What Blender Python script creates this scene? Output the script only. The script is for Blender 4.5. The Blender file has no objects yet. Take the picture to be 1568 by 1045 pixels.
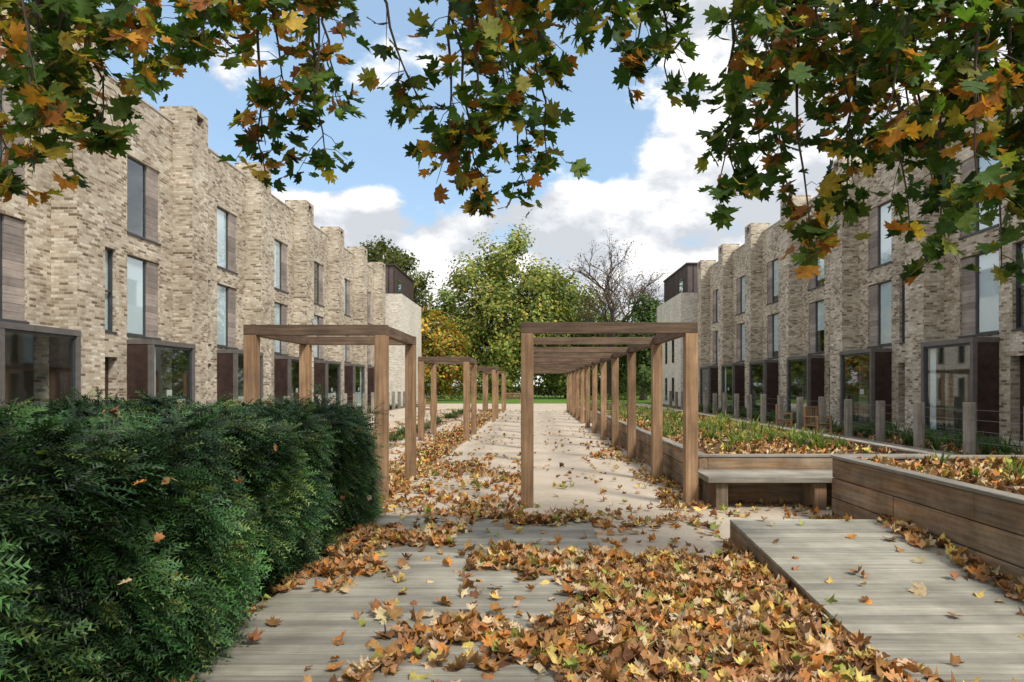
import bpy, math, random
import numpy as np
from mathutils import Vector, noise
random.seed(7); rng=np.random.default_rng(7)
scene=bpy.context.scene
scene.view_settings.view_transform='Standard'
scene.view_settings.look='None'
scene.view_settings.exposure=0

# ------------------------------------------------------------------ materials
def newmat(name):
    m=bpy.data.materials.new(name); m.use_nodes=True
    nt=m.node_tree; return m,nt,nt.nodes['Principled BSDF']
def ramp(nt,stops):
    r=nt.nodes.new('ShaderNodeValToRGB'); e=r.color_ramp.elements
    while len(e)<len(stops): e.new(0.5)
    for i,(p,c) in enumerate(stops):
        e[i].position=p; e[i].color=(c[0],c[1],c[2],1)
    return r
def mapping(nt,scale,out='Object'):
    tc=nt.nodes.new('ShaderNodeTexCoord'); mp=nt.nodes.new('ShaderNodeMapping')
    nt.links.new(tc.outputs[out],mp.inputs['Vector']); mp.inputs['Scale'].default_value=scale
    return mp
def noisen(nt,vec,scale,detail=5,rough=.6):
    n=nt.nodes.new('ShaderNodeTexNoise'); n.inputs['Scale'].default_value=scale
    n.inputs['Detail'].default_value=detail; n.inputs['Roughness'].default_value=rough
    if vec is not None: nt.links.new(vec,n.inputs['Vector'])
    return n
def mixc(nt,a,b,fac,mode='MIX'):
    m=nt.nodes.new('ShaderNodeMix'); m.data_type='RGBA'; m.blend_type=mode
    for sock,v in ((6,a),(7,b),(0,fac)):
        if hasattr(v,'links'): nt.links.new(v,m.inputs[sock])
        elif isinstance(v,(int,float)): m.inputs[sock].default_value=v
        else: m.inputs[sock].default_value=(*v,1)
    return m.outputs[2]
def mathn(nt,op,a,b=0.0,clamp=False):
    m=nt.nodes.new('ShaderNodeMath'); m.operation=op; m.use_clamp=clamp
    for i,v in enumerate((a,b)):
        if hasattr(v,'links'): nt.links.new(v,m.inputs[i])
        else: m.inputs[i].default_value=v
    return m.outputs[0]
def bump(nt,bsdf,h,strength,dist=.01):
    b=nt.nodes.new('ShaderNodeBump'); b.inputs['Strength'].default_value=strength; b.inputs['Distance'].default_value=dist
    nt.links.new(h,b.inputs['Height']); nt.links.new(b.outputs[0],bsdf.inputs['Normal'])

def wood(name,c1,c2,axis,rough=.8,island=.35,blot=.5,grooves=False,stain=None):
    m,nt,b=newmat(name)
    sc=[26,26,26]; sc['XYZ'.index(axis)]=1.3
    n=noisen(nt,mapping(nt,sc).outputs[0],1.0,7,.65)
    r=ramp(nt,[(.3,c1),(.7,c2)]); nt.links.new(n.outputs[0],r.inputs[0])
    n2=noisen(nt,mapping(nt,(1,1,1)).outputs[0],2.2,5,.6)
    r2=ramp(nt,[(.3,(1-blot*.7,)*3),(.68,(1.12,)*3)]); nt.links.new(n2.outputs[0],r2.inputs[0])
    c=r.outputs[0]
    if stain:
        s3=[2.2,2.2,5]; s3['XYZ'.index(axis)]=.7
        n3=noisen(nt,mapping(nt,s3).outputs[0],1.3,4,.6)
        r5=ramp(nt,[(.42,(0,0,0)),(.70,(1,1,1))]); nt.links.new(n3.outputs[0],r5.inputs[0])
        c=mixc(nt,c,mixc(nt,c,stain,1.0,'MULTIPLY'),r5.outputs[0])
    c=mixc(nt,c,r2.outputs[0],1.0,'MULTIPLY')
    g=nt.nodes.new('ShaderNodeNewGeometry')
    r3=ramp(nt,[(0,(1-island,)*3),(1,(1+island*.6,1+island*.55,1+island*.5))]); nt.links.new(g.outputs['Random Per Island'],r3.inputs[0])
    c=mixc(nt,c,r3.outputs[0],1.0,'MULTIPLY')
    h=n.outputs[0]
    if grooves:
        w=nt.nodes.new('ShaderNodeTexWave'); w.bands_direction='Y'; w.inputs['Scale'].default_value=20
        w.inputs['Distortion'].default_value=.0
        nt.links.new(mapping(nt,(1,1,1)).outputs[0],w.inputs['Vector'])
        r4=ramp(nt,[(.0,(.5,)*3),(.45,(1,)*3)]); nt.links.new(w.outputs['Fac'],r4.inputs[0])
        c=mixc(nt,c,r4.outputs[0],.75,'MULTIPLY')
        h=w.outputs['Fac']
    nt.links.new(c,b.inputs['Base Color']); b.inputs['Roughness'].default_value=rough
    b.inputs['Specular IOR Level'].default_value=.25
    bump(nt,b,h,.5,.004)
    return m
M={}
for ax in 'XYZ':
    M['post'+ax]=wood('pergola_timber_'+ax,(.19,.11,.058),(.43,.28,.165),ax,island=.25,blot=.5)
    M['beam'+ax]=wood('pergola_beam_timber_'+ax,(.085,.055,.037),(.23,.16,.11),ax,island=.25,blot=.6)
    M['sleeper'+ax]=wood('sleeper_timber_'+ax,(.17,.13,.09),(.42,.33,.235),ax,island=.35,blot=.75,stain=(1.15,.86,.62))
    M['grey'+ax]=wood('weathered_timber_'+ax,(.19,.175,.145),(.42,.385,.33),ax,island=.25)
M['deck']=wood('deck_boards',(.30,.28,.225),(.52,.495,.415),'X',island=.22,blot=.55,grooves=True)
M['clad']=wood('cladding_timber',(.24,.205,.185),(.38,.335,.31),'Y',island=.35,blot=.3)

def brick(name,stops,mortar,dark=.25):
    m,nt,b=newmat(name)
    g=nt.nodes.new('ShaderNodeNewGeometry'); tc=nt.nodes.new('ShaderNodeTexCoord')
    sp=nt.nodes.new('ShaderNodeSeparateXYZ'); nt.links.new(tc.outputs['Object'],sp.inputs[0])
    sn=nt.nodes.new('ShaderNodeSeparateXYZ'); nt.links.new(g.outputs['True Normal'],sn.inputs[0])
    ax=mathn(nt,'ABSOLUTE',sn.outputs[0]); ay=mathn(nt,'ABSOLUTE',sn.outputs[1])
    u=mathn(nt,'ADD',mathn(nt,'MULTIPLY',sp.outputs[1],ax),mathn(nt,'MULTIPLY',sp.outputs[0],ay))
    cb=nt.nodes.new('ShaderNodeCombineXYZ'); nt.links.new(u,cb.inputs[0]); nt.links.new(sp.outputs[2],cb.inputs[1])
    br=nt.nodes.new('ShaderNodeTexBrick'); nt.links.new(cb.outputs[0],br.inputs['Vector'])
    br.inputs['Scale'].default_value=1; br.inputs['Brick Width'].default_value=.235; br.inputs['Row Height'].default_value=.078
    br.inputs['Mortar Size'].default_value=.009; br.inputs['Mortar Smooth'].default_value=.2
    br.inputs['Color1'].default_value=(0,0,0,1); br.inputs['Color2'].default_value=(1,1,1,1); br.inputs['Mortar'].default_value=(.5,.5,.5,1)
    r=ramp(nt,stops); nt.links.new(br.outputs['Color'],r.inputs[0])
    big=noisen(nt,tc.outputs['Object'],.55,7,.7)
    rb=ramp(nt,[(.35,(1-dark,1-dark*1.08,1-dark*1.15)),(.65,(1.08,)*3)]); nt.links.new(big.outputs[0],rb.inputs[0])
    fine=noisen(nt,tc.outputs['Object'],9,5,.7)
    rf=ramp(nt,[(.3,(.76,)*3),(.7,(1.12,)*3)]); nt.links.new(fine.outputs[0],rf.inputs[0])
    c=mixc(nt,r.outputs[0],mortar,br.outputs['Fac'])
    c=mixc(nt,c,rb.outputs[0],1.0,'MULTIPLY'); c=mixc(nt,c,rf.outputs[0],1.0,'MULTIPLY')
    nt.links.new(c,b.inputs['Base Color']); b.inputs['Roughness'].default_value=.9
    b.inputs['Specular IOR Level'].default_value=.2
    inv=mathn(nt,'SUBTRACT',1.0,br.outputs['Fac']); bump(nt,b,inv,.6,.008)
    return m
M['brick']=brick('buff_brick',[(0,(.17,.13,.09)),(.13,(.33,.265,.19)),(.35,(.50,.43,.325)),(.6,(.57,.51,.41)),(.85,(.65,.595,.49)),(1,(.73,.69,.60))],(.54,.49,.41),.32)
M['brickwhite']=brick('pale_brick',[(0,(.52,.48,.41)),(.5,(.68,.645,.57)),(1,(.78,.75,.68))],(.66,.625,.56),.12)

def plain(name,c,rough=.6,metal=0,var=.25,scale=4):
    m,nt,b=newmat(name)
    n=noisen(nt,mapping(nt,(1,1,1)).outputs[0],scale,6,.65)
    r=ramp(nt,[(.3,tuple(x*(1-var) for x in c)),(.7,tuple(min(1,x*(1+var)) for x in c))]); nt.links.new(n.outputs[0],r.inputs[0])
    nt.links.new(r.outputs[0],b.inputs['Base Color']); b.inputs['Roughness'].default_value=rough; b.inputs['Metallic'].default_value=metal
    return m
M['frame']=plain('window_frame_grey',(.045,.05,.055),.4)
M['bayframe']=plain('bay_frame_zinc',(.15,.14,.135),.45,.3)
M['corten']=plain('brown_metal_panel',(.055,.034,.030),.4,.3,.4)
M['plaster']=plain('interior_plaster',(.50,.46,.38),.9,0,.12)
M['blind']=plain('blind_fabric',(.76,.83,.87),.9,0,.05,1.5)
M['paper']=plain('notice_paper',(.8,.8,.78),.8,0,.03)
M['coping']=plain('coping_stone',(.46,.43,.38),.8)
M['dark']=plain('dark_void',(.02,.018,.016),.9)
M['wire']=plain('fence_wire',(.25,.25,.25),.4,.8)
M['barkd']=plain('tree_bark',(.075,.055,.042),.9,0,.4,6)
M['steel']=plain('roof_cladding',(.11,.085,.08),.5,.2,.25,3)

def glassmat():
    m,nt,b=newmat('window_glass'); out=nt.nodes['Material Output']
    tr=nt.nodes.new('ShaderNodeBsdfTransparent'); tr.inputs[0].default_value=(.84,.90,.91,1)
    gl=nt.nodes.new('ShaderNodeBsdfGlossy'); gl.inputs['Roughness'].default_value=.03; gl.inputs[0].default_value=(.88,.94,.97,1)
    lw=nt.nodes.new('ShaderNodeLayerWeight'); lw.inputs[0].default_value=.5
    f=mathn(nt,'ADD',mathn(nt,'MULTIPLY',mathn(nt,'POWER',lw.outputs['Facing'],3.0),.8),.12,True)
    mx=nt.nodes.new('ShaderNodeMixShader'); nt.links.new(f,mx.inputs[0]); nt.links.new(tr.outputs[0],mx.inputs[1]); nt.links.new(gl.outputs[0],mx.inputs[2])
    nt.links.new(mx.outputs[0],out.inputs[0]); return m
M['glass']=glassmat()

def leafmat(name,trans=.35,rough=.6,spec=.3):
    m,nt,b=newmat(name); out=nt.nodes['Material Output']
    at=nt.nodes.new('ShaderNodeAttribute'); at.attribute_name='Col'
    n=noisen(nt,mapping(nt,(1,1,1)).outputs[0],30,3,.6)
    r=ramp(nt,[(.3,(.7,)*3),(.7,(1.2,)*3)]); nt.links.new(n.outputs[0],r.inputs[0])
    c=mixc(nt,at.outputs['Color'],r.outputs[0],1.0,'MULTIPLY')
    nt.links.new(c,b.inputs['Base Color']); b.inputs['Roughness'].default_value=rough
    b.inputs['Specular IOR Level'].default_value=spec
    if trans>0:
        t=nt.nodes.new('ShaderNodeBsdfTranslucent'); nt.links.new(mixc(nt,c,(1.5,1.6,.8),1.0,'MULTIPLY'),t.inputs[0])
        mx=nt.nodes.new('ShaderNodeMixShader'); mx.inputs[0].default_value=trans
        nt.links.new(b.outputs[0],mx.inputs[1]); nt.links.new(t.outputs[0],mx.inputs[2]); nt.links.new(mx.outputs[0],out.inputs[0])
    return m
M['leaf']=leafmat('living_leaf',.4); M['dead']=leafmat('fallen_leaf',.08,.8,.15); M['needle']=leafmat('yew_needle',.1,.45,.35); M['far']=leafmat('far_leaf',.3,.8,.1)

def groundmat(name,stops,s1,s2,bumpk=.4,fine=(.8,1.15)):
    m,nt,b=newmat(name); mp=mapping(nt,(1,1,1)).outputs[0]
    n=noisen(nt,mp,s1,8,.7); r=ramp(nt,stops); nt.links.new(n.outputs[0],r.inputs[0])
    n2=noisen(nt,mp,s2,4,.8); r2=ramp(nt,[(.3,(fine[0],)*3),(.7,(fine[1],)*3)]); nt.links.new(n2.outputs[0],r2.inputs[0])
    c=mixc(nt,r.outputs[0],r2.outputs[0],1.0,'MULTIPLY'); nt.links.new(c,b.inputs['Base Color'])
    b.inputs['Roughness'].default_value=.95; b.inputs['Specular IOR Level'].default_value=.15; bump(nt,b,n2.outputs[0],bumpk,.01); return m
M['path']=groundmat('resin_gravel',[(.3,(.40,.335,.255)),(.5,(.51,.435,.345)),(.72,(.58,.505,.41))],.55,90)
M['grass']=groundmat('grass',[(.3,(.08,.15,.025)),(.7,(.14,.24,.04))],.3,14,fine=(.6,1.3))
M['earth']=groundmat('earth',[(.3,(.07,.075,.035)),(.7,(.12,.11,.06))],.3,6)
M['litter']=groundmat('leafy_soil',[(.3,(.05,.033,.022)),(.5,(.11,.065,.037)),(.7,(.20,.12,.065))],6,25,fine=(.5,1.4))

# ------------------------------------------------------------------ mesh helpers
class Part:
    def __init__(s): s.v=[]; s.f=[]
    def box(s,x0,x1,y0,y1,z0,z1):
        if x0>x1:x0,x1=x1,x0
        if y0>y1:y0,y1=y1,y0
        n=len(s.v)
        s.v+=[(x0,y0,z0),(x1,y0,z0),(x1,y1,z0),(x0,y1,z0),(x0,y0,z1),(x1,y0,z1),(x1,y1,z1),(x0,y1,z1)]
        s.f+=[(n,n+3,n+2,n+1),(n+4,n+5,n+6,n+7),(n,n+1,n+5,n+4),(n+1,n+2,n+6,n+5),(n+2,n+3,n+7,n+6),(n+3,n,n+4,n+7)]
    def hexa(s,b,t):
        n=len(s.v); s.v+=list(b)+list(t)
        s.f+=[(n,n+3,n+2,n+1),(n+4,n+5,n+6,n+7),(n,n+1,n+5,n+4),(n+1,n+2,n+6,n+5),(n+2,n+3,n+7,n+6),(n+3,n,n+4,n+7)]
    def quad(s,a,b,c,d):
        n=len(s.v); s.v+=[a,b,c,d]; s.f.append((n,n+1,n+2,n+3))
    def tube(s,pts,rad,k=6):
        n0=len(s.v); L=len(pts)
        for i,p in enumerate(pts):
            p=Vector(p); a=Vector(pts[max(0,i-1)]); c=Vector(pts[min(L-1,i+1)]); d=(c-a)
            if d.length<1e-6: d=Vector((0,0,1))
            d.normalize(); u=d.cross(Vector((0.31,0.9,0.2)));
            if u.length<.1: u=d.cross(Vector((1,0,0)))
            u.normalize(); w=d.cross(u)
            for j in range(k):
                an=2*math.pi*j/k; q=p+(u*math.cos(an)+w*math.sin(an))*rad[i]; s.v.append(tuple(q))
        for i in range(L-1):
            for j in range(k):
                a=n0+i*k+j; b=n0+i*k+(j+1)%k
                s.f.append((a,b,b+k,a+k))
def link(o,parent=None):
    scene.collection.objects.link(o)
    if parent: o.parent=parent
    return o
def obj(name,part,mat,parent=None,bevel=0,smooth=False):
    me=bpy.data.meshes.new(name); me.from_pydata(part.v,[],part.f); me.update()
    me.materials.append(mat); o=bpy.data.objects.new(name,me); link(o,parent)
    if smooth: me.polygons.foreach_set('use_smooth',[True]*len(me.polygons))
    if bevel:
        b=o.modifiers.new('bevel','BEVEL'); b.width=bevel; b.segments=2; b.limit_method='ANGLE'
    return o
def empty(name):
    o=bpy.data.objects.new(name,None); o.empty_display_size=.3; return link(o)
def mesh_np(name,V,F,C,mat,parent=None):
    me=bpy.data.meshes.new(name); V=np.ascontiguousarray(V,dtype=np.float32); F=np.ascontiguousarray(F,dtype=np.int32)
    me.vertices.add(len(V)); me.vertices.foreach_set('co',V.ravel())
    me.loops.add(F.size); me.loops.foreach_set('vertex_index',F.ravel())
    me.polygons.add(len(F)); me.polygons.foreach_set('loop_start',np.arange(0,F.size,F.shape[1],dtype=np.int32))
    me.update(calc_edges=True)
    a=me.attributes.new('Col','FLOAT_COLOR','POINT'); rgba=np.ones((len(V),4),dtype=np.float32); rgba[:,:3]=C
    a.data.foreach_set('color',rgba.ravel()); me.materials.append(mat)
    o=bpy.data.objects.new(name,me); return link(o,parent)
def norm(a): return a/np.maximum(np.linalg.norm(a,axis=-1,keepdims=True),1e-9)
def basis(n,t):
    n=norm(n); y=norm(t-n*np.sum(n*t,axis=1,keepdims=True)); x=np.cross(y,n)
    return np.stack([x,y,n],axis=2)
def scatter(tv,tf,pos,R,s,col,shade=None):
    m=len(pos); k=len(tv)
    V=np.einsum('mij,kj->mki',R,tv)*s[:,None,None]+pos[:,None,:]
    F=(tf[None,:,:]+(np.arange(m)*k)[:,None,None]).reshape(-1,tf.shape[1])
    C=np.repeat(col[:,None,:],k,axis=1)
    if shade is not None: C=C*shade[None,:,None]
    return V.reshape(-1,3),F,C.reshape(-1,3)
def joinsc(lst):
    V=[];F=[];C=[];o=0
    for v,f,c in lst: V.append(v);F.append(f+o);C.append(c);o+=len(v)
    return np.vstack(V),np.vstack(F),np.vstack(C)
def leaf_tpl(half,cx,cr,cy,jit=0,sx=1):
    l=[(-x,y) for x,y in half[::-1] if abs(x)>1e-6]
    pts=half+l; v=[(0,.38,0)]+[(x,y,0) for x,y in pts]; v=np.array(v,dtype=float)
    if jit: v[1:,:2]+=rng.normal(0,jit,(len(v)-1,2))
    v[:,2]=cx*np.abs(v[:,0])+cr*v[:,0]**2+cy*(v[:,1]-.38)**2
    if jit: v[:,2]+=rng.normal(0,jit*1.6,len(v))
    v[:,0]*=sx
    n=len(pts); f=np.array([(0,1+(i+1)%n,1+i) for i in range(n)])
    return v,f
HD=[(0,1),(.09,.80),(.20,.80),(.17,.60),(.33,.69),(.50,.82),(.47,.62),(.60,.55),(.40,.40),(.52,.34),(.62,.18),(.38,.10),(.2,-.02),(0,.06)]
LD=[(0,.95),(.16,.68),(.42,.76),(.40,.46),(.58,.28),(.22,.0),(0,.07)]
def pick(pal,w,m,jit=.25):
    pal=np.array(pal); w=np.array(w,float); w/=w.sum()
    c=pal[rng.choice(len(pal),m,p=w)]; return c*(1+rng.uniform(-jit,jit,(m,1)))*(1+rng.uniform(-.08,.08,(m,3)))

# ------------------------------------------------------------------ ground
def sheet(name,x0,x1,y0,y1,z,mat,parent=None):
    p=Part(); p.quad((x0,y0,z),(x1,y0,z),(x1,y1,z),(x0,y1,z)); return obj(name,p,mat,parent)
sheet('ground',-500,500,-400,900,0,M['earth'])
sheet('paved_path',-9.2,9.9,-8,61,.004,M['path'])
sheet('lawn',-60,60,61.2,118,.006,M['grass'])

def soilbed(name,x0,x1,y0,y1):
    e=empty(name); sheet('soil',x0,x1,y0,y1,.012,M['litter'],e)
    p=Part(); t=.04; p.box(x0-t,x0,y0-t,y1+t,0,.045); p.box(x1,x1+t,y0-t,y1+t,0,.045); p.box(x0,x1,y0-t,y0,0,.045); p.box(x0,x1,y1,y1+t,0,.045)
    obj('edging',p,M['greyY'],e)
beds=[(-2.75,-2.0,13.6,17.6),(-2.75,-2.0,18.6,25),(-2.75,-2.0,26,33),(-2.75,-2.0,35,45),(-4.6,-3.7,9,19),(-4.6,-3.7,20.5,31),(-4.6,-3.7,33,45),(-11.1,-9.2,6,52),(9.9,12.2,8,52)]
for b in beds: soilbed('planting_bed',*b)

# ------------------------------------------------------------------ decks
def deck(name,x0,x1,y0,y1,zt,bw=.14):
    e=empty(name); p=Part(); y=y0
    while y<y1-.02:
        z=zt+random.uniform(-.002,.002); p.box(x0+random.uniform(-.004,.004),x1+random.uniform(-.004,.004),y,min(y+bw,y1),z-.028,z); y+=bw+.006
    obj('boards',p,M['deck'],e,.003)
    q=Part(); q.box(x0+.02,x1-.02,y0,y1-.02,.005,zt-.032); obj('joists',q,M['dark'],e)
deck('timber_deck',-1.95,.68,-1.2,8.35,.055)
e=empty('deck_ramp'); p=Part()
def rz(y): 
    if y<4.2: return .06
    return .06+(.27-.06)*min(1,(y-4.2)/2.8)
y=-1.2
while y<6.99:
    y2=min(y+.14,7.02); a=rz(y); b=rz(y2); x0,x1=2.03,3.71
    p.hexa([(x0,y,a-.028),(x1,y,a-.028),(x1,y2,b-.028),(x0,y2,b-.028)],[(x0,y,a),(x1,y,a),(x1,y2,b),(x0,y2,b)]); y+=.146
obj('boards',p,M['deck'],e,.003)
p=Part(); x0,x1=2.035,2.09
p.hexa([(x0,4,0.005),(x1,4,.005),(x1,7,.005),(x0,7,.005)],[(x0,4,rz(4)-.03),(x1,4,rz(4)-.03),(x1,7,rz(7)-.03),(x0,7,rz(7)-.03)])
p.box(2.035,3.71,7.0-.001,7.03,.005,.235)
obj('fascia',p,M['sleeperY'],e,.003)

# ------------------------------------------------------------------ pergolas
def pergola(xl,xr,ys,extra=0,H=2.5):
    e=empty('timber_pergola'); w=.085; P=Part(); 
    for y in ys:
        for x in (xl,xr):
            j=random.uniform(-.008,.008)
            P.box(x-w+j,x+w+j,y-w,y+w,.004,H-.155)
    obj('posts',P,M['postZ'],e,.008)
    A=Part(); B=Part()
    for i,y in enumerate(ys):
        A.box(xl-.09,xr+.09,y-.06,y+.06,H-.152,H-.004 if i in(0,len(ys)-1) else H-.03)
    for a,b in zip(ys[:-1],ys[1:]):
        for x in (xl,xr): B.box(x-.055,x+.055,a+.063,b-.063,H-.150,H)
    obj('cross_beams',A,M['beamX'],e,.006); obj('side_beams',B,M['beamY'],e,.006)
ysr=[9.25,11.75]+[14.75+2.9*i for i in range(10)]
pergola(-.07,2.14,ysr)
pergola(-3.95,-2.12,[9.6,11.9]); pergola(-3.3,-1.95,[20.3,22.8]); pergola(-2.9,-1.75,[31,33.5]); 
pergola(-2.9,-1.75,[41,43.5])

# ------------------------------------------------------------------ planters & bench
def planter(x0,x1,y0,y1,h,rows):
    e=empty('sleeper_planter'); t=.13; r=h/rows
    SX=Part(); SY=Part()
    for i in range(rows):
        a=i*r+.004; b=(i+1)*r-.004
        def run(L0,L1,off):
            cuts=[L0]; c=L0+off
            while c<L1-.5: cuts.append(c); c+=2.4
            cuts.append(L1); return zip(cuts[:-1],cuts[1:])
        for c0,c1 in run(y0,y1,1.3 if i%2 else 2.4):
            j=random.uniform(-.006,.006)
            SY.box(x0+j,x0+t,c0+.002,c1-.002,a,b)
            SY.box(x1-t,x1,c0+.002,c1-.002,a,b)
        for c0,c1 in run(x0+t,x1-t,1.3 if i%2 else 2.4):
            SX.box(c0+.002,c1-.002,y0+.002,y0+t,a,b); SX.box(c0+.002,c1-.002,y1-t,y1-.002,a,b)
    obj('sleepers_long',SY,M['sleeperY'],e,.009); obj('sleepers_cross',SX,M['sleeperX'],e,.009)
    C=Part()
    C.box(x0-.012,x0+t+.02,y0-.012,y1+.012,h,h+.035); C.box(x1-t-.02,x1+.012,y0-.012,y1+.012,h,h+.035)
    obj('cap_long',C,M['greyY'],e,.006)
    C=Part(); C.box(x0+t+.022,x1-t-.022,y0-.012,y0+t+.02,h,h+.035); C.box(x0+t+.022,x1-t-.022,y1-t-.02,y1+.012,h,h+.035)
    obj('cap_cross',C,M['greyX'],e,.006)
    sheet('soil',x0+.1,x1-.1,y0+.1,y1-.1,h-.07,M['litter'],e)
planter(3.75,7.4,1.0,8.55,.74,3)
planter(2.38,5.9,9.75,27,.62,3)
planter(2.38,5.9,29.5,44,.5,2)

e=empty('timber_bench'); p=Part()
for i in range(4): p.box(2.3,5.1,8.92+i*.2,9.113+i*.2,.37,.45)
obj('seat_planks',p,M['greyX'],e,.01)
p=Part()
for x in (2.5,3.8,4.95): p.box(x-.08,x+.08,8.99,9.7,.004,.366)
obj('sleeper_supports',p,M['sleeperZ'],e,.008)
p=Part(); p.box(2.6,4.85,9.45,9.6,.004,.3); obj('back_rail',p,M['sleeperX'],e,.006)

# ------------------------------------------------------------------ fences
def fence(x,ys):
    e=empty('post_and_wire_fence'); P=Part(); w=.1
    for y in ys:
        j=random.uniform(-.02,.02); h=1.22+random.uniform(-.03,.04)
        P.box(x-w+j,x+w+j,y-w,y+w,.0,h)
    obj('posts',P,M['greyZ'],e,.02)
    W=Part()
    for z in (.35,.6,.85,1.08): W.tube([(x,ys[0],z),(x,ys[-1],z)],[.005,.005],4)
    obj('wires',W,M['wire'],e)
fence(10.1,[9.8+2.0*i for i in range(21)])
fence(-9.3,[9.8+2.0*i for i in range(21)])

# ------------------------------------------------------------------ houses
def wallgrid(part,fx,y0,y1,z0,z1,holes,o0,o1):
    ys=sorted(set([y0,y1]+[h[0] for h in holes]+[h[1] for h in holes])); zs=sorted(set([z0,z1]+[h[2] for h in holes]+[h[3] for h in holes]))
    for a,b in zip(ys[:-1],ys[1:]):
        start=None; cy=(a+b)/2
        for c,d in zip(zs[:-1],zs[1:]):
            cz=(c+d)/2; hole=any(h[0]<cy<h[1] and h[2]<cz<h[3] for h in holes)
            if not hole:
                if start is None: start=c
                end=d
            if hole and start is not None: part.box(fx(o0),fx(o1),a,b,start,end); start=None
        if start is not None: part.box(fx(o0),fx(o1),a,b,start,end)
def house(s,Xf,P,first=False,last=False):
    e=empty('brick_terraced_house'); fx=lambda o:s*(Xf-o)
    g={k:Part() for k in ('walls','pier','coping','glass','frames','timber','plaster','blind','corten','bay','door','paper')}
    def b(k,o0,o1,y0,y1,z0,z1): g[k].box(fx(o0),fx(o1),y0,y1,z0,z1)
    def pane(o,y0,y1,z0,z1):
        x=fx(o); q=[(x,y0,z0),(x,y1,z0),(x,y1,z1),(x,y0,z1)]
        if s>0: q=q[::-1]
        g['glass'].quad(*q)
    y0=P-4.65; y1=P+1.1
    W=[(P-2.56,P-.8,3.15,5.54),(P-2.56,P-.8,6.18,8.49)]; N=(P-3.78,P-3.1,3.17,5.54); D=(P-3.95,P-3.02,.12,2.45); B=(P-2.42,P-.12,.12,2.85)
    wallgrid(g['walls'],fx,y0,y1,0,10.35,W+[N,D,B],-.34,0)
    b('pier',.002,.65,P,y1,0,10.3)
    b('pier',-.45,.65,P,y1,10.352,10.42)
    b('pier',-.45,.65,P,P+.32,10.42,10.78); b('pier',-.45,.65,y1-.32,y1,10.42,10.78); b('pier',-.43,-.25,P+.32,y1-.32,10.42,10.78)
    b('pier',-.45,.65,P,y1,10.78,10.93); b('pier',.003,.648,P+.002,y1-.002,10.3,10.352)
    b('coping',-.38,.03,y0,P-.004,10.352,10.41)
    for (a,c,z0,z1) in W:
        m=a+1.13
        b('frames',-.2,-.1,a,m,z0,z0+.06); b('frames',-.2,-.1,a,m,z1-.05,z1)
        b('frames',-.2,-.1,a,a+.05,z0+.06,z1-.05); b('frames',-.2,-.1,m-.06,m,z0+.06,z1-.05)
        pane(-.125,a+.05,m-.06,z0+.06,z1-.05)
        b('frames',-.1,.04,a-.02,c+.02,z0-.06,z0-.002); 
        z=z0
        while z<z1-.03: b('timber',-.2,-.06,m+.005,c,z,min(z+.19,z1)); z+=.197
        if random.random()<.88: 
            zz=z0+.065+(z1-z0)*random.choice([0,0,0,.12,.4]); b('blind',-.16,-.15,a+.052,m-.062,zz,z1-.052)
        else: b('blind',-.3,-.28,a,a+.35,z0,z1)
    a,c,z0,z1=N
    b('frames',-.2,-.1,a,c,z0,z0+.05); b('frames',-.2,-.1,a,c,z1-.05,z1); b('frames',-.2,-.1,a,a+.045,z0+.05,z1-.05); b('frames',-.2,-.1,c-.045,c,z0+.05,z1-.05)
    pane(-.155,a+.045,c-.045,z0+.05,z1-.05); b('frames',-.19,-.11,a+.046,c-.046,4.3,4.34)
    if random.random()<.5: b('blind',-.24,-.23,a,c,z0+random.choice([0,1.1]),z1)
    b('frames',-.1,.03,a-.02,c+.02,z0-.05,z0-.002)
    a,c,z0,z1=D
    b('door',-.33,-.27,a,c,z0,z1); b('frames',-.27,-.25,a+.15,a+.35,z0+.9,z1-.25); b('coping',-.27,.15,a-.05,c+.05,.03,.118)
    b('walls',-.34,-.002,a,c,0,.02)
    a,c=P-2.58,P-.01
    b('bay',.004,.76,a-.02,c,2.86,3.0); b('bay',.004,.75,a,c,.04,.2)
    b('corten',.004,.70,a,a+.06,.2,2.86); b('corten',.004,.7,c-.06,c-.005,.2,2.86)
    b('bay',.62,.75,a-.004,a+.13,.2,2.86); b('bay',.62,.75,c-.13,c,.2,2.86)
    b('frames',.64,.70,a+.13,c-.13,.2,.27); b('frames',.64,.70,a+.13,c-.13,2.79,2.86); b('frames',.64,.70,a+.13,a+.18,.27,2.79); b('frames',.64,.70,c-.18,c-.13,.27,2.79)
    pane(.67,a+.18,c-.18,.27,2.79)
    if random.random()<.5: t=random.uniform(.7,1.5); b('paper',.655,.66,a+t,a+t+.3,1.3,1.5)
    r=random.random()
    if r<.35: b('blind',.55,.57,a+.15,a+.5,.25,2.8)
    elif r<.6: b('blind',.55,.57,c-.5,c-.2,.25,2.8)
    if random.random()<.3: b('blind',.5,.52,a+.2,c-.2,.3,1.2)
    b('timber',-.05,.40,a+.6,a+1.6,.85,.9); b('timber',0,.06,a+.65,a+.71,.2,.85); b('timber',.3,.36,a+1.5,a+1.56,.2,.85)
    b('plaster',-8,-1.4,y0+.05,y1-.05,.02,10.0); b('plaster',-1.4,-.342,y0+.05,y1-.05,9.8,10.0)
    b('timber',-1.398,-1.36,a+.3,a+.9,.1,2.1); b('door',-1.397,-1.37,a+1.2,a+1.9,1.1,1.7)
    for z in (2.9,5.85): b('plaster',-1.4,-.342,y0+.05,y1-.05,z,z+.22)
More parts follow.
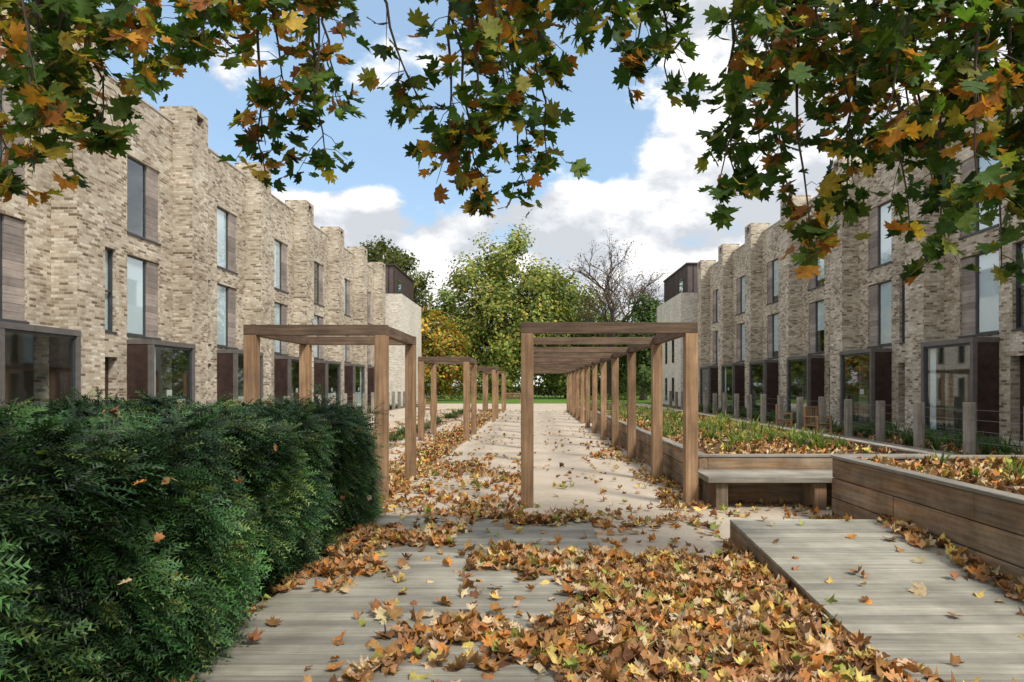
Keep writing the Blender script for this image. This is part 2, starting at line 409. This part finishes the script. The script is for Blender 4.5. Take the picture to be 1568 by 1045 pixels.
    b('plaster',-1.4,-.342,y0+.05,y1-.05,.02,.1); b('plaster',-1.4,-.342,P-2.85,P-2.75,.1,9.8); b('plaster',-1.4,-.342,y1-.15,y1-.05,.1,9.8);b('plaster',-1.4,-.342,y0+.05,y0+.15,.1,9.8)
    b('walls',-8.3,-8.002,y0,y1,0,10.35)
    if first: b('walls',-8.3,0,y0-.35,y0-.001,0,10.35)
    names={'walls':('walls','brick'),'pier':('chimney_pier','brick'),'coping':('coping','coping'),'glass':('window_glass','glass'),'frames':('window_frames','frame'),'timber':('timber_panels','clad'),'plaster':('roof_and_floors','plaster'),'blind':('blinds','blind'),'corten':('bay_side_panels','corten'),'bay':('bay_window_surround','bayframe'),'door':('front_door','corten'),'paper':('window_notice','paper')}
    for k,(n,m) in names.items():
        if g[k].v: obj(n,g[k],M[m],e)
for k in range(-2,7): house(-1,11.95,16.95+5.75*k,first=(k==-2))
for k in range(-2,6): house(1,13.15,21.8+5.75*k,first=(k==-2))

def endhouse(s,xin,xout,y0,y1,zt,bx0,bx1,bzt):
    e=empty('end_of_terrace_house'); p=Part(); 
    p.box(s*xin,s*xout,y0,y1,0,zt-.9)
    p.box(s*xin,s*(xin+.3),y0,y1,zt-.9,zt); p.box(s*(xin+.3),s*xout,y0,y0+.3,zt-.9,zt-.0); obj('pale_brick_walls',p,M['brickwhite'],e)
    q=Part(); q.box(s*bx0,s*bx1,y0+.9,y1,zt-.9,bzt-.12); obj('roof_room',q,M['steel'],e)
    c=Part()
    n=int((y1-y0)/.5)
    for i in range(n-1): t=y0+1+i*.5; c.box(s*(bx0-.04),s*(bx0-.002),t,t+.06,zt-.5,bzt-.12)
    for i in range(6):
        t=bx0+(bx1-bx0)*i/5; c.box(s*(t-.03),s*(t+.03),y0+.85,y0+.898,zt-.5,bzt-.12)
    c.box(s*(bx0-.1),s*(bx1+.1),y0+.75,y1+.1,bzt-.118,bzt); obj('roof_room_battens',c,M['corten'],e)
    w=Part(); gl=Part()
    for yy,zz in ((y0+5.2,1.3),(y0+5.2,4.4),(y0+2.4,4.4),(y0+2.4,1.3)):
        w.box(s*(xin-.03),s*(xin-.002),yy,yy+.8,zz-.95,zz+.95); gl.box(s*(xin-.04),s*(xin-.032),yy+.06,yy+.74,zz-.88,zz+.88)
    w.box(s*(bx0-.06),s*(bx0-.045),y0+2,y0+3.4,zt-.3,zt+1.5); gl.box(s*(bx0-.075),s*(bx0-.065),y0+2.1,y0+3.3,zt-.25,zt+1.4)
    obj('windows_and_door',w,M['frame'],e); obj('glazing',gl,M['glass'],e)
endhouse(-1,10.15,20,53,62.5,8.75,10.9,13,11.2)
endhouse(1,11.4,21,52.4,62.5,8.75,12.1,14.5,11.2)

# ------------------------------------------------------------------ hedge
def tuft_tpl(seed):
    rs=random.Random(seed); V=[];F=[];S=[]
    for k in range(6):
        a=rs.uniform(-.75,.75) if k else 0; el=rs.uniform(-.35,.4)
        d=np.array([math.sin(a)*math.cos(el),math.cos(a)*math.cos(el),math.sin(el)]); L=rs.uniform(.55,1.0) if k else 1.0
        side=norm(np.cross(d,np.array([rs.uniform(-.5,.5),rs.uniform(-.3,.3),1.0]))); up=np.cross(side,d)
        st=np.array([0,rs.uniform(0,.25),0]); n=int(11*L)
        for i in range(n):
            t=(i+.5)/n; q=st+d*L*t+np.array([0,0,-.30*(t*L)**2])
            for sg in (-1,1):
                nd=norm(d*.7+side*sg*.7+up*rs.uniform(-.35,.45)+np.array([0,0,-.2])); l=.15*(1-.35*t)*rs.uniform(.8,1.2)
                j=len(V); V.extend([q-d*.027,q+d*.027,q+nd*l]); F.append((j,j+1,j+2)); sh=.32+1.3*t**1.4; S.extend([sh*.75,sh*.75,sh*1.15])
    return np.array(V),np.array(F),np.array(S)
def hn(x,y,z): return noise.noise(Vector((x*1.1,y*1.1,z*1.1)))*.24+noise.noise(Vector((x*2.6,y*2.6,z*2.6+5)))*.24
pos=[];nr=[];tn=[];hv=[]
hx0,hx1,hy0,hy1,hz=-5.0,-2.02,1.2,8.45,1.36
def addh(p,n):
    d=hn(*p)
    p=np.array(p)+np.array(n)*d
    pos.append(p-np.array(n)*.08); hv.append(d)
    out=np.array(n)+rng.normal(0,.5,3)+np.array([0,0,.25]); tn.append(out)
    nn=np.array([0,0,1.])+np.array(n)*.5+rng.normal(0,.4,3); nr.append(nn)
for i in range(4200):
    y=random.uniform(hy0,hy1); z=.03+hz*random.random()
    addh((hx1-.12*max(0,(z-.9)/.46)**2,y,z),(1,0,.1))
for i in range(4200): addh((random.uniform(hx0,hx1),random.uniform(hy0,hy1),hz),(0,0,1))
for i in range(1000): addh((random.uniform(hx0,hx1),hy1,random.uniform(.03,hz)),(0,1,.1))
for i in range(400): addh((random.uniform(hx0,hx1),hy0,random.uniform(.03,hz)),(0,-1,.1))
for i in range(400): addh((hx0,random.uniform(hy0,hy1),random.uniform(.03,hz)),(-1,0,.1))
pos=np.array(pos); m=len(pos); R=basis(np.array(nr),np.array(tn)); hv=np.array(hv)
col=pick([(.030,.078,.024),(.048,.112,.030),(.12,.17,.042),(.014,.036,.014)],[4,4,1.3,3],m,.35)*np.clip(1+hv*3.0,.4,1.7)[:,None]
sz=rng.uniform(.16,.32,m); ch=rng.integers(0,4,m); out=[]
for k in range(4):
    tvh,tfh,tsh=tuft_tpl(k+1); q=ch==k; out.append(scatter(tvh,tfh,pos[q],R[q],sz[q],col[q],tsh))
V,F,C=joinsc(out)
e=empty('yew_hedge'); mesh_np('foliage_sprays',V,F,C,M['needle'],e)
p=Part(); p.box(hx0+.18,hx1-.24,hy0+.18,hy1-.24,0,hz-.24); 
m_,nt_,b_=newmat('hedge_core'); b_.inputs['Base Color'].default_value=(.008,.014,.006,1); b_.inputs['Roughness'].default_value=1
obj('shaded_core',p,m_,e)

# ------------------------------------------------------------------ fallen leaves
lt=[leaf_tpl(LD,a,b_,c,.03,sx) for a,b_,c,sx in ((.5,.6,.7,.8),(-.7,.3,-.7,.8),(.9,-.2,.9,.7),(.2,1.8,-.5,.75),(-.3,-1.5,1.0,.8),(.1,.2,.2,1),(1.1,.5,-.8,.6))]
lth=[leaf_tpl(HD,a,b_,c,.018,sx) for a,b_,c,sx in ((.5,.5,.7,.85),(-.6,.2,-.7,.85),(.9,-.4,.9,.75),(.15,.2,.25,1))]+[lt[1],lt[3],lt[4]]
DP=[(.43,.235,.105),(.29,.145,.06),(.50,.22,.06),(.62,.46,.14),(.58,.44,.27),(.27,.30,.07),(.16,.08,.045)]; DW=[5,3.4,3.0,2.0,3.4,.8,1.6]
def nz(x,y,s,o=0): return noise.noise(Vector((x*s,y*s,o)))
def dens(x,y):
    n=nz(x,y,.9)+.5*nz(x,y,2.6,3)
    if y<8.4:
        if x<-1.95: return (.3 if x>-2.3 else 0)
        if x<.68:
            if y<5.2: 
                edge=-1.15+.16*(y-3)
                return 1.0 if x>edge+n*.5 and n>-.24+.3*(x<0) else (.10 if x>edge-.25 else .012)
            return .75 if n>.2 else (.12 if n>.04 else .025)
        if x<2.03:
            lim=6.4+.5*n
            return (1.05 if n>-.42 else .3) if y<lim else (.25 if n>0.1 else .03)
        if x<3.75: 
            if x>3.45: return .45
            return .5 if (y<3.9 and x<2.3+n*.4) else .012
        return 0
    if y<46:
        q=1 if y<13 else max(.12,1-(y-13)/9)
        if -.1<x<1.1: return (.38 if n>.32 else .03) if y<12.5 else .02
        if x<=-.1 and x>-1.95:
            return (.6 if n>.0 else .1)*q if y<16 else (.10 if n>.25 else .02)
        if x<=-1.95 and x>-3.0: return .65
        if 1.1<=x<2.35: return (.75*q if n>.02+max(0,(1.85-x)) else .05*q)
        if x<=-3.0: return .5 if n>.1 else .03
        if 2.35<x<4 and y<9.75: return .15
        return 0
    return 0
def zof(x,y):
    if 2.03<x<3.71 and y<7: return rz(y)+.004
    if -1.95<x<.68 and y<8.35: return .06
    return .012
pts=[]
def fill(x0,x1,y0,y1,rate):
    n=int((x1-x0)*(y1-y0)*rate)
    for i in range(n):
        x=random.uniform(x0,x1); y=random.uniform(y0,y1); d=dens(x,y)
        if random.random()<d: pts.append((x,y,zof(x,y)+random.random()**1.5*.05*min(1,d)+.012,d))
fill(-2.5,3.75,1.8,8.4,540); fill(-5,4,8.4,14,230); fill(-6,2.35,14,24,130); fill(-6,2.35,24,46,50)
pts=np.array(pts)
def leafpile(name,P,palette,w,tilt,smin,smax,parent=None,hi=False):
    m=len(P); T=lth if hi else lt; out=[]
    ch=rng.integers(0,len(T),m)
    for k,(tv,tf) in enumerate(T):
        q=P[ch==k]; n=len(q)
        if n==0: continue
        nn=np.tile([0,0,1.],(n,1))+rng.normal(0,tilt,(n,3)); nn[:,2]=np.abs(nn[:,2])+.15
        R=basis(nn,rng.normal(0,1,(n,3))); s=rng.uniform(smin,smax,n)
        pos=q[:,:3].copy(); 
        out.append(scatter(tv-np.array([0,.38,0]),tf,pos,R,s,pick(palette,w,n,.3)))
    V,F,C=joinsc(out); return mesh_np(name,V,F,C,M['dead'],parent)
near=pts[pts[:,1]<8.4]; farl=pts[pts[:,1]>=8.4]
e=empty('fallen_leaves')
leafpile('near_leaves',near,DP,DW,.38,.06,.125,e,True); leafpile('path_leaves',farl,DP,DW,.3,.07,.12,e)
pl=[]
for (x0,x1,y0,y1,z,r) in ((3.9,7.2,1.2,8.4,.69,75),(2.55,5.75,9.9,20,.57,75),(2.55,5.75,20,27,.57,35),(9.95,12.1,8,30,.03,18)):
    for i in range(int((x1-x0)*(y1-y0)*r)):
        x=random.uniform(x0,x1); y=random.uniform(y0,y1)
        if nz(x,y,1.1,9)>-.25: pl.append((x,y,z+random.random()*.05,1))
leafpile('planter_leaves',np.array(pl),DP,DW,.35,.07,.13,e)
hl=[(random.uniform(-4,-2.3),random.uniform(3,8),1.45,1) for _ in range(9)]+[(-1.90+random.uniform(0,.06),random.uniform(2.8,8),random.uniform(.1,1.2),1) for _ in range(18)]
leafpile('hedge_caught_leaves',np.array(hl),DP,DW,.9,.055,.09,e,True)

# ------------------------------------------------------------------ strappy plants
def blades(n_clump,region,z,L,pal,w,per=16):
    V=[];F=[];C=[]
    for c in range(n_clump):
        cx,cy=region(); LL=L*random.uniform(.5,1.25); cb=random.uniform(.65,1.3)
        for b in range(per):
            a=random.uniform(0,2*math.pi); l=LL*random.uniform(.6,1.25); lean=random.uniform(.25,1.15); wd=.017*random.uniform(.8,1.5)
            col=pick(pal,w,1)[0]*cb; d=Vector((math.cos(a),math.sin(a),0)); sd=Vector((-d.y,d.x,0)); o=Vector((cx,cy,z))+d*random.uniform(0,.06)
            k=len(V)
            for i in range(5):
                t=i/4; q=o+d*(l*lean*t**1.4)+Vector((0,0,l*(t*1.0-.62*lean*t*t*t))); ww=wd*(1-t*.85)
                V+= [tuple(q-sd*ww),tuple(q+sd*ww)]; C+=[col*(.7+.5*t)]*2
            for i in range(4): F.append((k+2*i,k+2*i+1,k+2*i+3,k+2*i+2))
    return np.array(V),np.array(F),np.array(C)
GP=[(.11,.19,.04),(.20,.28,.055),(.38,.36,.09),(.07,.12,.03),(.32,.22,.10)]
def reg(x0,x1,y0,y1):
    def f():
        while True:
            x=random.uniform(x0,x1); y=random.uniform(y0,y1)
            if nz(x,y,.8,4)>-.02+random.uniform(-.1,.1): return x,y
    return f
def strappy(name,n,r,z,L,pal=GP,w=(3,3,2,2,1.4),per=16):
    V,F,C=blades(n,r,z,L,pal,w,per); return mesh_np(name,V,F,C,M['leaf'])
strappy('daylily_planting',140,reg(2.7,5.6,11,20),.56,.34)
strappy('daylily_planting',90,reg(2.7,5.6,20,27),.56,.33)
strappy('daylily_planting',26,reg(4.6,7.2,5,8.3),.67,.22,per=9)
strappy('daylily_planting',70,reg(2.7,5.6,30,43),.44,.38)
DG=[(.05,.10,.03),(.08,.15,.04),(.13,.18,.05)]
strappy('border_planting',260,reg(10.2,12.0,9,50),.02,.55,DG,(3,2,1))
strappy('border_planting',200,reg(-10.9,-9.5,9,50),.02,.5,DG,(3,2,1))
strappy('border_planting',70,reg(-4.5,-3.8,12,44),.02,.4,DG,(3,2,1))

# ------------------------------------------------------------------ foliage generator for distant trees
qd=np.array([(-.5,0,0),(0,-.35,.08),(.5,0,0),(0,.35,.08)]); qf=np.array([(0,1,2,3)])
def crown(blobs,n,size,pal,w,clumps=26,sig=.17):
    P=[];B=[];wt=np.array([b[3]**2 for b in blobs]); wt=wt/wt.sum()
    Nn=[]
    for b,ww in zip(blobs,wt):
        c=np.array(b[:3]); r=b[3]; fl=b[4] if len(b)>4 else 1
        nc=clumps; d=norm(rng.normal(0,1,(nc,3))); cc=d*(rng.uniform(.45,.98,(nc,1)))*r*np.array([1,1,fl])
        bb=rng.uniform(.6,1.35,nc); k=int(n*ww); ch=rng.integers(0,nc,k)
        pp=c+cc[ch]+rng.normal(0,sig*r,(k,3)); P.append(pp); B.append(bb[ch]); Nn.append(norm(pp-c)*1.2+np.array([0,0,.5])+rng.normal(0,.45,(k,3)))
    P=np.vstack(P);B=np.concatenate(B);Nn=np.vstack(Nn); keep=P[:,2]>.3; P=P[keep];B=B[keep];Nn=Nn[keep]
    m=len(P); R=basis(Nn,rng.normal(0,1,(m,3))); col=pick(pal,w,m,.2)*B[:,None]
    return scatter(qd,qf,P,R,rng.uniform(.6,1.4,m)*size,col)
def tree(name,base,blobs,n,size,pal,w,tr=.35,**kw):
    e=empty(name); V,F,C=crown(blobs,n,size,pal,w,**kw); mesh_np('crown_foliage',V,F,C,M['far'],e)
    p=Part(); b=Vector(base); top=Vector((sum(q[0] for q in blobs)/len(blobs),sum(q[1] for q in blobs)/len(blobs),max(q[2] for q in blobs)))
    mid=b.lerp(top,.4); p.tube([b,b.lerp(mid,.5)+Vector((.1,0,0)),mid,top],[tr*1.3,tr,tr*.8,tr*.15],8)
    for q in blobs:
        t=Vector(q[:3]); st=b.lerp(top,random.uniform(.2,.42)); p.tube([st,st.lerp(t,.5)+Vector((0,0,.4)),t],[tr*.5,tr*.3,tr*.08],6)
    obj('trunk_and_limbs',p,M['barkd'],e,smooth=True)
GR=[(.15,.20,.055),(.21,.26,.065),(.31,.32,.08),(.44,.38,.09),(.09,.14,.05)]
tree('broadleaf_tree',(-3.4,80,0),[(-3.0,80,16.2,3.9),(-6.6,79.5,13.4,3.7),(.4,79.5,13.4,3.6),(-6.2,79,10.5,4.2),(-.2,79,10.5,4.4),(-3.4,78,8.5,5.0),(-7.8,80,7,3.8),(1.2,80,7.5,4),(-3,80,5,4.5)],33000,.38,GR,[3,4,3,2.4,2],tr=.6)
tree('broadleaf_tree',(4.6,86,0),[(4.4,86,12.4,4.0),(1.9,86,8.5,4),(7,85,8,4.2),(4.5,85,5,4.5)],15000,.42,GR,[4,4,2,.8,3],tr=.5)
tree('broadleaf_tree',(9.5,84,0),[(8.8,84,6.2,3.3),(11.5,84,6.6,3.3),(9.8,83,3.4,3.6)],9000,.40,GR,[4,3,1,.4,4],tr=.35)
tree('autumn_tree',(-10.2,70,0),[(-10.6,70,7.2,2.4),(-8.8,70,5.2,2.3),(-11,69.5,4,2.6),(-8,70,3,2.4)],8000,.34,[(.46,.20,.04),(.52,.33,.06),(.30,.30,.06),(.18,.22,.05)],[2,2.2,2.3,3],tr=.3)
tree('dark_green_tree',(-12,92,0),[(-12,92,11,3.6),(-9.5,92,8.5,3.8),(-13,91,6,4)],9000,.45,GR,[3,3,1,.6,4])
tree('conifer_tree',(12,74,0),[(12.6,74,9.6,2.0),(11.2,74,7,2.4),(13,74,6.5,3),(12,74,3.5,3.0),(14.5,76,7.5,3.3)],12000,.36,[(.07,.12,.045),(.10,.15,.05),(.15,.19,.06)],[3,3,1])
tree('broadleaf_tree',(-16.5,76,0),[(-16.3,76,15.6,3.2),(-19,76,13.4,3.0),(-13.8,76,12.6,2.8),(-16.5,76,10,3.5)],11000,.36,[(.09,.12,.04),(.13,.15,.045),(.20,.18,.06)],[3,3,1],tr=.4,sig=.15)
e=empty('distant_trees')
bl=[(x+random.uniform(-1,1),random.uniform(106,118),random.uniform(2,6),random.uniform(4,5.5)) for x in range(-64,66,5)]
V,F,C=crown(bl,26000,.75,GR,[3,3,1,.8,4]); mesh_np('foliage',V,F,C,M['far'],e)
bl=[(x,88+random.uniform(-.5,.5),.9,1.3,.7) for x in np.arange(-22,22,1.4)]
V,F,C=crown(bl,12000,.24,GR,[3,3,1,.2,3],clumps=20); mesh_np('boundary_hedge',V,F,C,M['far'])
bl=[(x,63+random.uniform(-.3,.3),.4,.65,.8) for x in list(np.arange(-8,-2.8,.8))+list(np.arange(3.6,10,.8))]
V,F,C=crown(bl,5000,.13,GR,[3,3,1,.2,3],clumps=14); mesh_np('low_shrubs',V,F,C,M['far'])

def bare(name,base,H,spread,seed,depth=6,r0=.32,leafn=900):
    random.seed(seed); e=empty(name); p=Part(); tips=[]
    def br(pt,d,L,r,k):
        q=pt+d*L*.5+Vector((random.uniform(-1,1),random.uniform(-1,1),random.uniform(-.3,.6)))*L*.08; en=pt+d*L
        p.tube([pt,q,en],[r,r*.85,r*.68],5 if k>3 else 3)
        if k==0: tips.append(en); return
        for i in range(3 if k>1 else 4):
            nd=(d+Vector((random.uniform(-1,1),random.uniform(-1,1),random.uniform(-.45,.7)))*spread).normalized()
            br(en if i<2 else q,nd,L*random.uniform(.62,.86),r*.62,k-1)
    br(Vector(base),Vector((0.02,0,1)),H*.27,r0,depth); obj('trunk_and_branches',p,M['barkd'],e)
    if leafn:
        T=np.array([tips[random.randrange(len(tips))] for _ in range(leafn)])+rng.normal(0,.3,(leafn,3)); m=leafn
        V,F,C=scatter(qd,qf,T,basis(rng.normal(0,1,(m,3)),rng.normal(0,1,(m,3))),rng.uniform(.12,.26,m),pick([(.2,.12,.08),(.24,.17,.09),(.14,.13,.07)],[2,1,1],m)); mesh_np('sparse_leaves',V,F,C,M['far'],e)
bare('bare_tree',(8.6,77,0),21,.78,5,leafn=3000,r0=.42)
bare('bare_tree',(27,80,0),19,.7,9,leafn=300)
random.seed(21)

# ------------------------------------------------------------------ overhanging plane tree
S=[(-3.24,4.2,2.74),(-3.47,4.8,3.16),(-3.64,5.4,3.51),(-3.01,4.8,3.26),(-2.43,4.2,3.40),(-2.92,5.4,3.92),(-2.32,4.8,3.95),(-2.40,5.4,4.34),(-1.90,4.8,3.03),
(-1.72,4.8,3.53),(-1.33,4.2,3.30),(-1.46,4.8,3.10),(-1.55,5.4,3.82),(-.76,4.8,3.49),(-.66,5.4,4.08),(-.44,4.8,3.17),(-.34,4.8,2.90),(-.57,4.8,3.12),(-.08,5.4,3.10),(.11,4.8,3.07),
(-.14,4.2,3.22),(.08,5.4,4.03),(.34,4.8,3.98),(.50,4.2,3.85),(.76,4.8,3.76),(.99,4.8,3.62),(1.31,4.8,2.94),(1.63,5.4,3.10),(1.58,4.8,3.21),(1.43,4.2,3.46),(2.04,5.4,3.10),
(1.95,4.8,2.45),(2.46,5.4,2.78),(2.23,4.8,3.26),(2.15,4.2,3.10),(2.64,4.8,2.60),(3.18,5.4,2.99),(2.91,4.8,2.46),(2.75,4.2,2.70),(3.28,4.8,2.33),(3.85,5.4,3.15),(3.6,4.8,2.5),(2.55,6,4.29),(3.3,6,3.7),(2.9,6.2,4.0),(-3.9,4.8,2.9),(-3.3,6,4.3),(-3.9,5.6,3.6),(-2.9,4.0,3.1),
(-3.6,4.2,3.0),(-3.1,4.6,3.6),(-2.0,4.3,4.0),(-1.6,4.4,3.95),(-3.4,4.9,3.6),(-.3,4.5,3.8),(.2,4.4,4.0),(.7,4.4,4.05),
(1.9,4.4,3.6),(2.4,4.6,3.6),(2.8,4.4,3.4),(3.3,4.7,3.1),(3.5,4.4,2.9),(3.7,5.0,3.4),(3.05,5.1,3.3)]
LEAN={8,11,15,16,17,31}
tv,tf=leaf_tpl(HD,.22,.2,-.25); tv2,tf2=leaf_tpl(HD,-.15,.3,.3,.02)
TW=Part(); LP=[];LN=[];LT=[];LS=[]
def leafgroup(p,out,n):
    for i in range(n):
        LP.append(np.array(p)+rng.normal(0,.035,3)); h=np.array([out[0],out[1],0])*random.uniform(.2,1)+rng.normal(0,.55,3)+np.array([0,0,-.45]); LT.append(h)
        LN.append(np.array([0,-.3,.75])+rng.normal(0,.6,3)+np.array([out[0],out[1],0])*.4); LS.append(random.uniform(.07,.15))
limbs=[[(.8,-3.5,4.2),(.2,-1,5.2),(-1.2,2,5.9),(-2.6,4.3,5.7),(-3.8,6,5.3)],[(.8,-3.5,4.0),(-1.2,-1.2,5.0),(-3,1.5,5.7),(-4.2,4.4,5.3)],[(.8,-3.5,4.4),(.6,-.5,5.6),(.1,2.5,6.1),(-.4,4.6,5.8),(-.6,6,5.4)],
[(.8,-3.5,4.2),(1.6,-.8,5.3),(1.4,2.2,6.0),(1.3,4.6,5.8),(1.7,6,5.5)],[(.8,-3.5,4.0),(2.4,-1,5.2),(3,2,5.8),(2.7,4.5,5.6),(3.2,6.3,5.3)],[(.8,-3.5,3.9),(3,-1.5,4.9),(4.2,1.5,5.3),(4.1,4.6,5.1)]]
T=Part(); T.tube([(.8,-3.5,0),(.82,-3.5,.4),(.78,-3.52,2),(.8,-3.5,3.6),(.8,-3.5,5.2),(.9,-3.6,8)],[.52,.4,.34,.32,.24,.08],12)
nodes=[]
for L in limbs:
    T.tube(L,[.17,.12,.08,.05,.02][:len(L)],8)
    for i in range(1,len(L)):
        for t in (0,.33,.66): nodes.append(Vector(L[i-1]).lerp(Vector(L[i]),t))
    nodes.append(Vector(L[-1]))
for si,(X,Y,Z) in enumerate(S):
    tip=Vector((X,Y,Z+.12)); nd=min(nodes,key=lambda q:(q-Vector((X,Y-.3,5.5))).length)
    top=Vector((X+random.uniform(-.4,.4),Y-random.uniform(.0,.35),5.15))
    mid=top.lerp(tip,.5)+Vector((random.uniform(-.22,.22),random.uniform(-.15,.15),0))
    path=[nd,nd.lerp(top,.6)+Vector((0,0,.12)),top]
    for t in np.linspace(.12,1,9):
        a=top.lerp(mid,t); b=mid.lerp(tip,t); path.append(a.lerp(b,t)+Vector((random.uniform(-.03,.03),random.uniform(-.03,.03),0)))
    rad=list(np.linspace(.022,.004,len(path))); TW.tube(path,rad,5)
    seg=path[2:]; L=(top-tip).length; nt=int(L*15.5)
    for k in range(nt):
        t=random.random(); 
        if si in LEAN and .55<(1-t)*L<1.1 and random.random()<.75: continue
        f=t*(len(seg)-1); i=min(int(f),len(seg)-2); p=seg[i].lerp(seg[i+1],f-i)
        a=random.uniform(0,2*math.pi); r=random.uniform(.06,.40)*(1.0-.55*t); o=Vector((math.cos(a),math.sin(a),0))
        q=p+o*r+Vector((0,0,random.uniform(-.25,.06))); m1=p.lerp(q,.5)+Vector((0,0,.03)); TW.tube([p,m1,q],[.004,.003,.002],3)
        leafgroup(q,o,random.randint(2,5)); 
        if random.random()<.6: leafgroup(m1,o,1)
    leafgroup(tip,(0,0,0),4)
LP=np.array(LP);LN=np.array(LN);LT=np.array(LT);LS=np.array(LS); m=len(LP)
cn=np.array([noise.noise(Vector(p)*1.3) for p in LP])
cg=pick([(.032,.076,.012),(.055,.11,.016),(.10,.17,.024),(.24,.24,.04)],[4,4,2.4,1.4],m,.3); ca=pick([(.46,.35,.05),(.42,.18,.03),(.24,.10,.03),(.55,.26,.04)],[2.4,2.4,1.6,1.2],m,.3)
isA=(rng.random(m)<(.20+.6*np.clip(cn,-.3,.6)+.05*np.clip(-LP[:,0],-1,2)))[:,None]; col=np.where(isA,ca,cg)
R=basis(LN,LT); h=rng.random(m)<.5
V,F,C=joinsc([scatter(tv,tf,LP[h],R[h],LS[h],col[h]),scatter(tv2,tf2,LP[~h],R[~h],LS[~h],col[~h])])
e=empty('plane_tree'); mesh_np('leaves',V,F,C,M['leaf'],e); obj('twigs',TW,M['barkd'],e); obj('trunk_and_limbs',T,M['barkd'],e,smooth=True)
print('canopy leaves',m)

# ------------------------------------------------------------------ garden furniture
def chair(x,y,rot,mat,name='wooden_garden_chair',w=.6):
    e=empty(name); p=Part()
    for sx in (-1,1):
        p.box(sx*w/2-.03,sx*w/2+.03,-.28,-.22,0,.62); p.box(sx*w/2-.03,sx*w/2+.03,.22,.28,0,.95); p.box(sx*w/2-.04,sx*w/2+.04,-.3,.215,.622,.655)
        p.box(sx*w/2-.02,sx*w/2+.02,-.215,.215,.33,.385)
    for i in range(5): p.box(-w/2+.031,w/2-.031,-.27+.1*i,-.18+.1*i,.40,.425)
    n=max(4,int(w/.12))
    for i in range(n): t=-w/2+.08+(w-.16)*i/(n-1); p.box(t-.025,t+.025,.235,.26,.45,.885)
    p.box(-w/2+.031,w/2-.031,.225,.27,.887,.96); obj('frame',p,mat,e,.004); e.location=(x,y,.005); e.rotation_euler=(0,0,rot)
chair(9.2,22,.5,M['postZ']); chair(9.0,24.4,1.2,M['postZ']); chair(-6.3,40,-.6,M['postZ'],w=1.4,name='wooden_garden_bench'); chair(-1.8,60,0,M['postZ'],w=1.5,name='wooden_garden_bench')
chair(-5.5,36,2.0,M['postZ'])
e=empty('park_railing'); p=Part()
for i in range(60): x=-15+i*.5; p.box(x-.03,x+.03,84,84.05,0,1.05)
p.box(-15,15,83.98,84.0-.002,.9,.97); obj('rails',p,M['corten'],e)

# ------------------------------------------------------------------ world
w=bpy.data.worlds.new('World'); scene.world=w; w.use_nodes=True; nt=w.node_tree
bg=nt.nodes['Background']; bg.inputs['Strength'].default_value=.15
EL,ROT=math.radians(47),math.radians(143)
sky=nt.nodes.new('ShaderNodeTexSky'); sky.sky_type='NISHITA'; sky.sun_disc=False; sky.sun_elevation=EL; sky.sun_rotation=ROT; sky.air_density=1.0; sky.dust_density=1.5; sky.ozone_density=1.0
tc=nt.nodes.new('ShaderNodeTexCoord'); sp=nt.nodes.new('ShaderNodeSeparateXYZ'); nt.links.new(tc.outputs['Generated'],sp.inputs[0])
def mr(v,a,b,c=0,d=1):
    n=nt.nodes.new('ShaderNodeMapRange'); n.interpolation_type='SMOOTHSTEP'; nt.links.new(v,n.inputs[0])
    for i,x in zip((1,2,3,4),(a,b,c,d)): n.inputs[i].default_value=x
    return n.outputs[0]
def cn_(off,scale):
    mp=nt.nodes.new('ShaderNodeMapping'); nt.links.new(tc.outputs['Generated'],mp.inputs[0]); mp.inputs['Location'].default_value=off; mp.inputs['Scale'].default_value=(1,1,1.6)
    n=noisen(nt,mp.outputs[0],scale,9,.55); return n.outputs[0]
blue=mathn(nt,'MULTIPLY',mathn(nt,'MULTIPLY',mr(sp.outputs[2],.22,.30),mr(sp.outputs[0],.19,.08)),mr(sp.outputs[1],.1,.5))
n1=cn_((.3,.1,.0),5.0); n2=cn_((.3,.1,.06),5.0)
mask=mathn(nt,'SUBTRACT',mathn(nt,'ADD',n1,.20),mathn(nt,'MULTIPLY',blue,.30))
mask=mr(mask,.50,.59)
shade=mathn(nt,'ADD',mathn(nt,'MULTIPLY',mathn(nt,'SUBTRACT',n1,n2),2.6),mathn(nt,'MULTIPLY',cn_((3,1,2),3.0),1.0))
cr=ramp(nt,[(.30,(4.5,4.75,5.1)),(.48,(6.1,6.2,6.4)),(.62,(8.2,8.1,8.0))]); nt.links.new(shade,cr.inputs[0])
skyb=mixc(nt,sky.outputs[0],(1.15,1.3,1.35),1.0,'MULTIPLY')
skyb=mixc(nt,skyb,(3.6,5.0,6.5),.5)
nt.links.new(mixc(nt,skyb,cr.outputs[0],mask),bg.inputs[0])
sd=bpy.data.lights.new('sun','SUN'); sd.energy=3.8; sd.angle=math.radians(12); sd.color=(1,.945,.85)
so=bpy.data.objects.new('sun',sd); link(so)
sv_=Vector((math.sin(ROT)*math.cos(EL),math.cos(ROT)*math.cos(EL),math.sin(EL))); so.rotation_euler=sv_.to_track_quat('Z','Y').to_euler(); so.location=(0,-10,30)

cd=bpy.data.cameras.new('camera'); co=bpy.data.objects.new('camera',cd); link(co); cd.lens=24; cd.sensor_width=36
cd.shift_x=-31/1568; cd.shift_y=67.5/1568; cd.clip_end=3000; cd.clip_start=.05
co.location=(0,0,1.65); co.rotation_euler=(math.pi/2,0,0); scene.camera=co
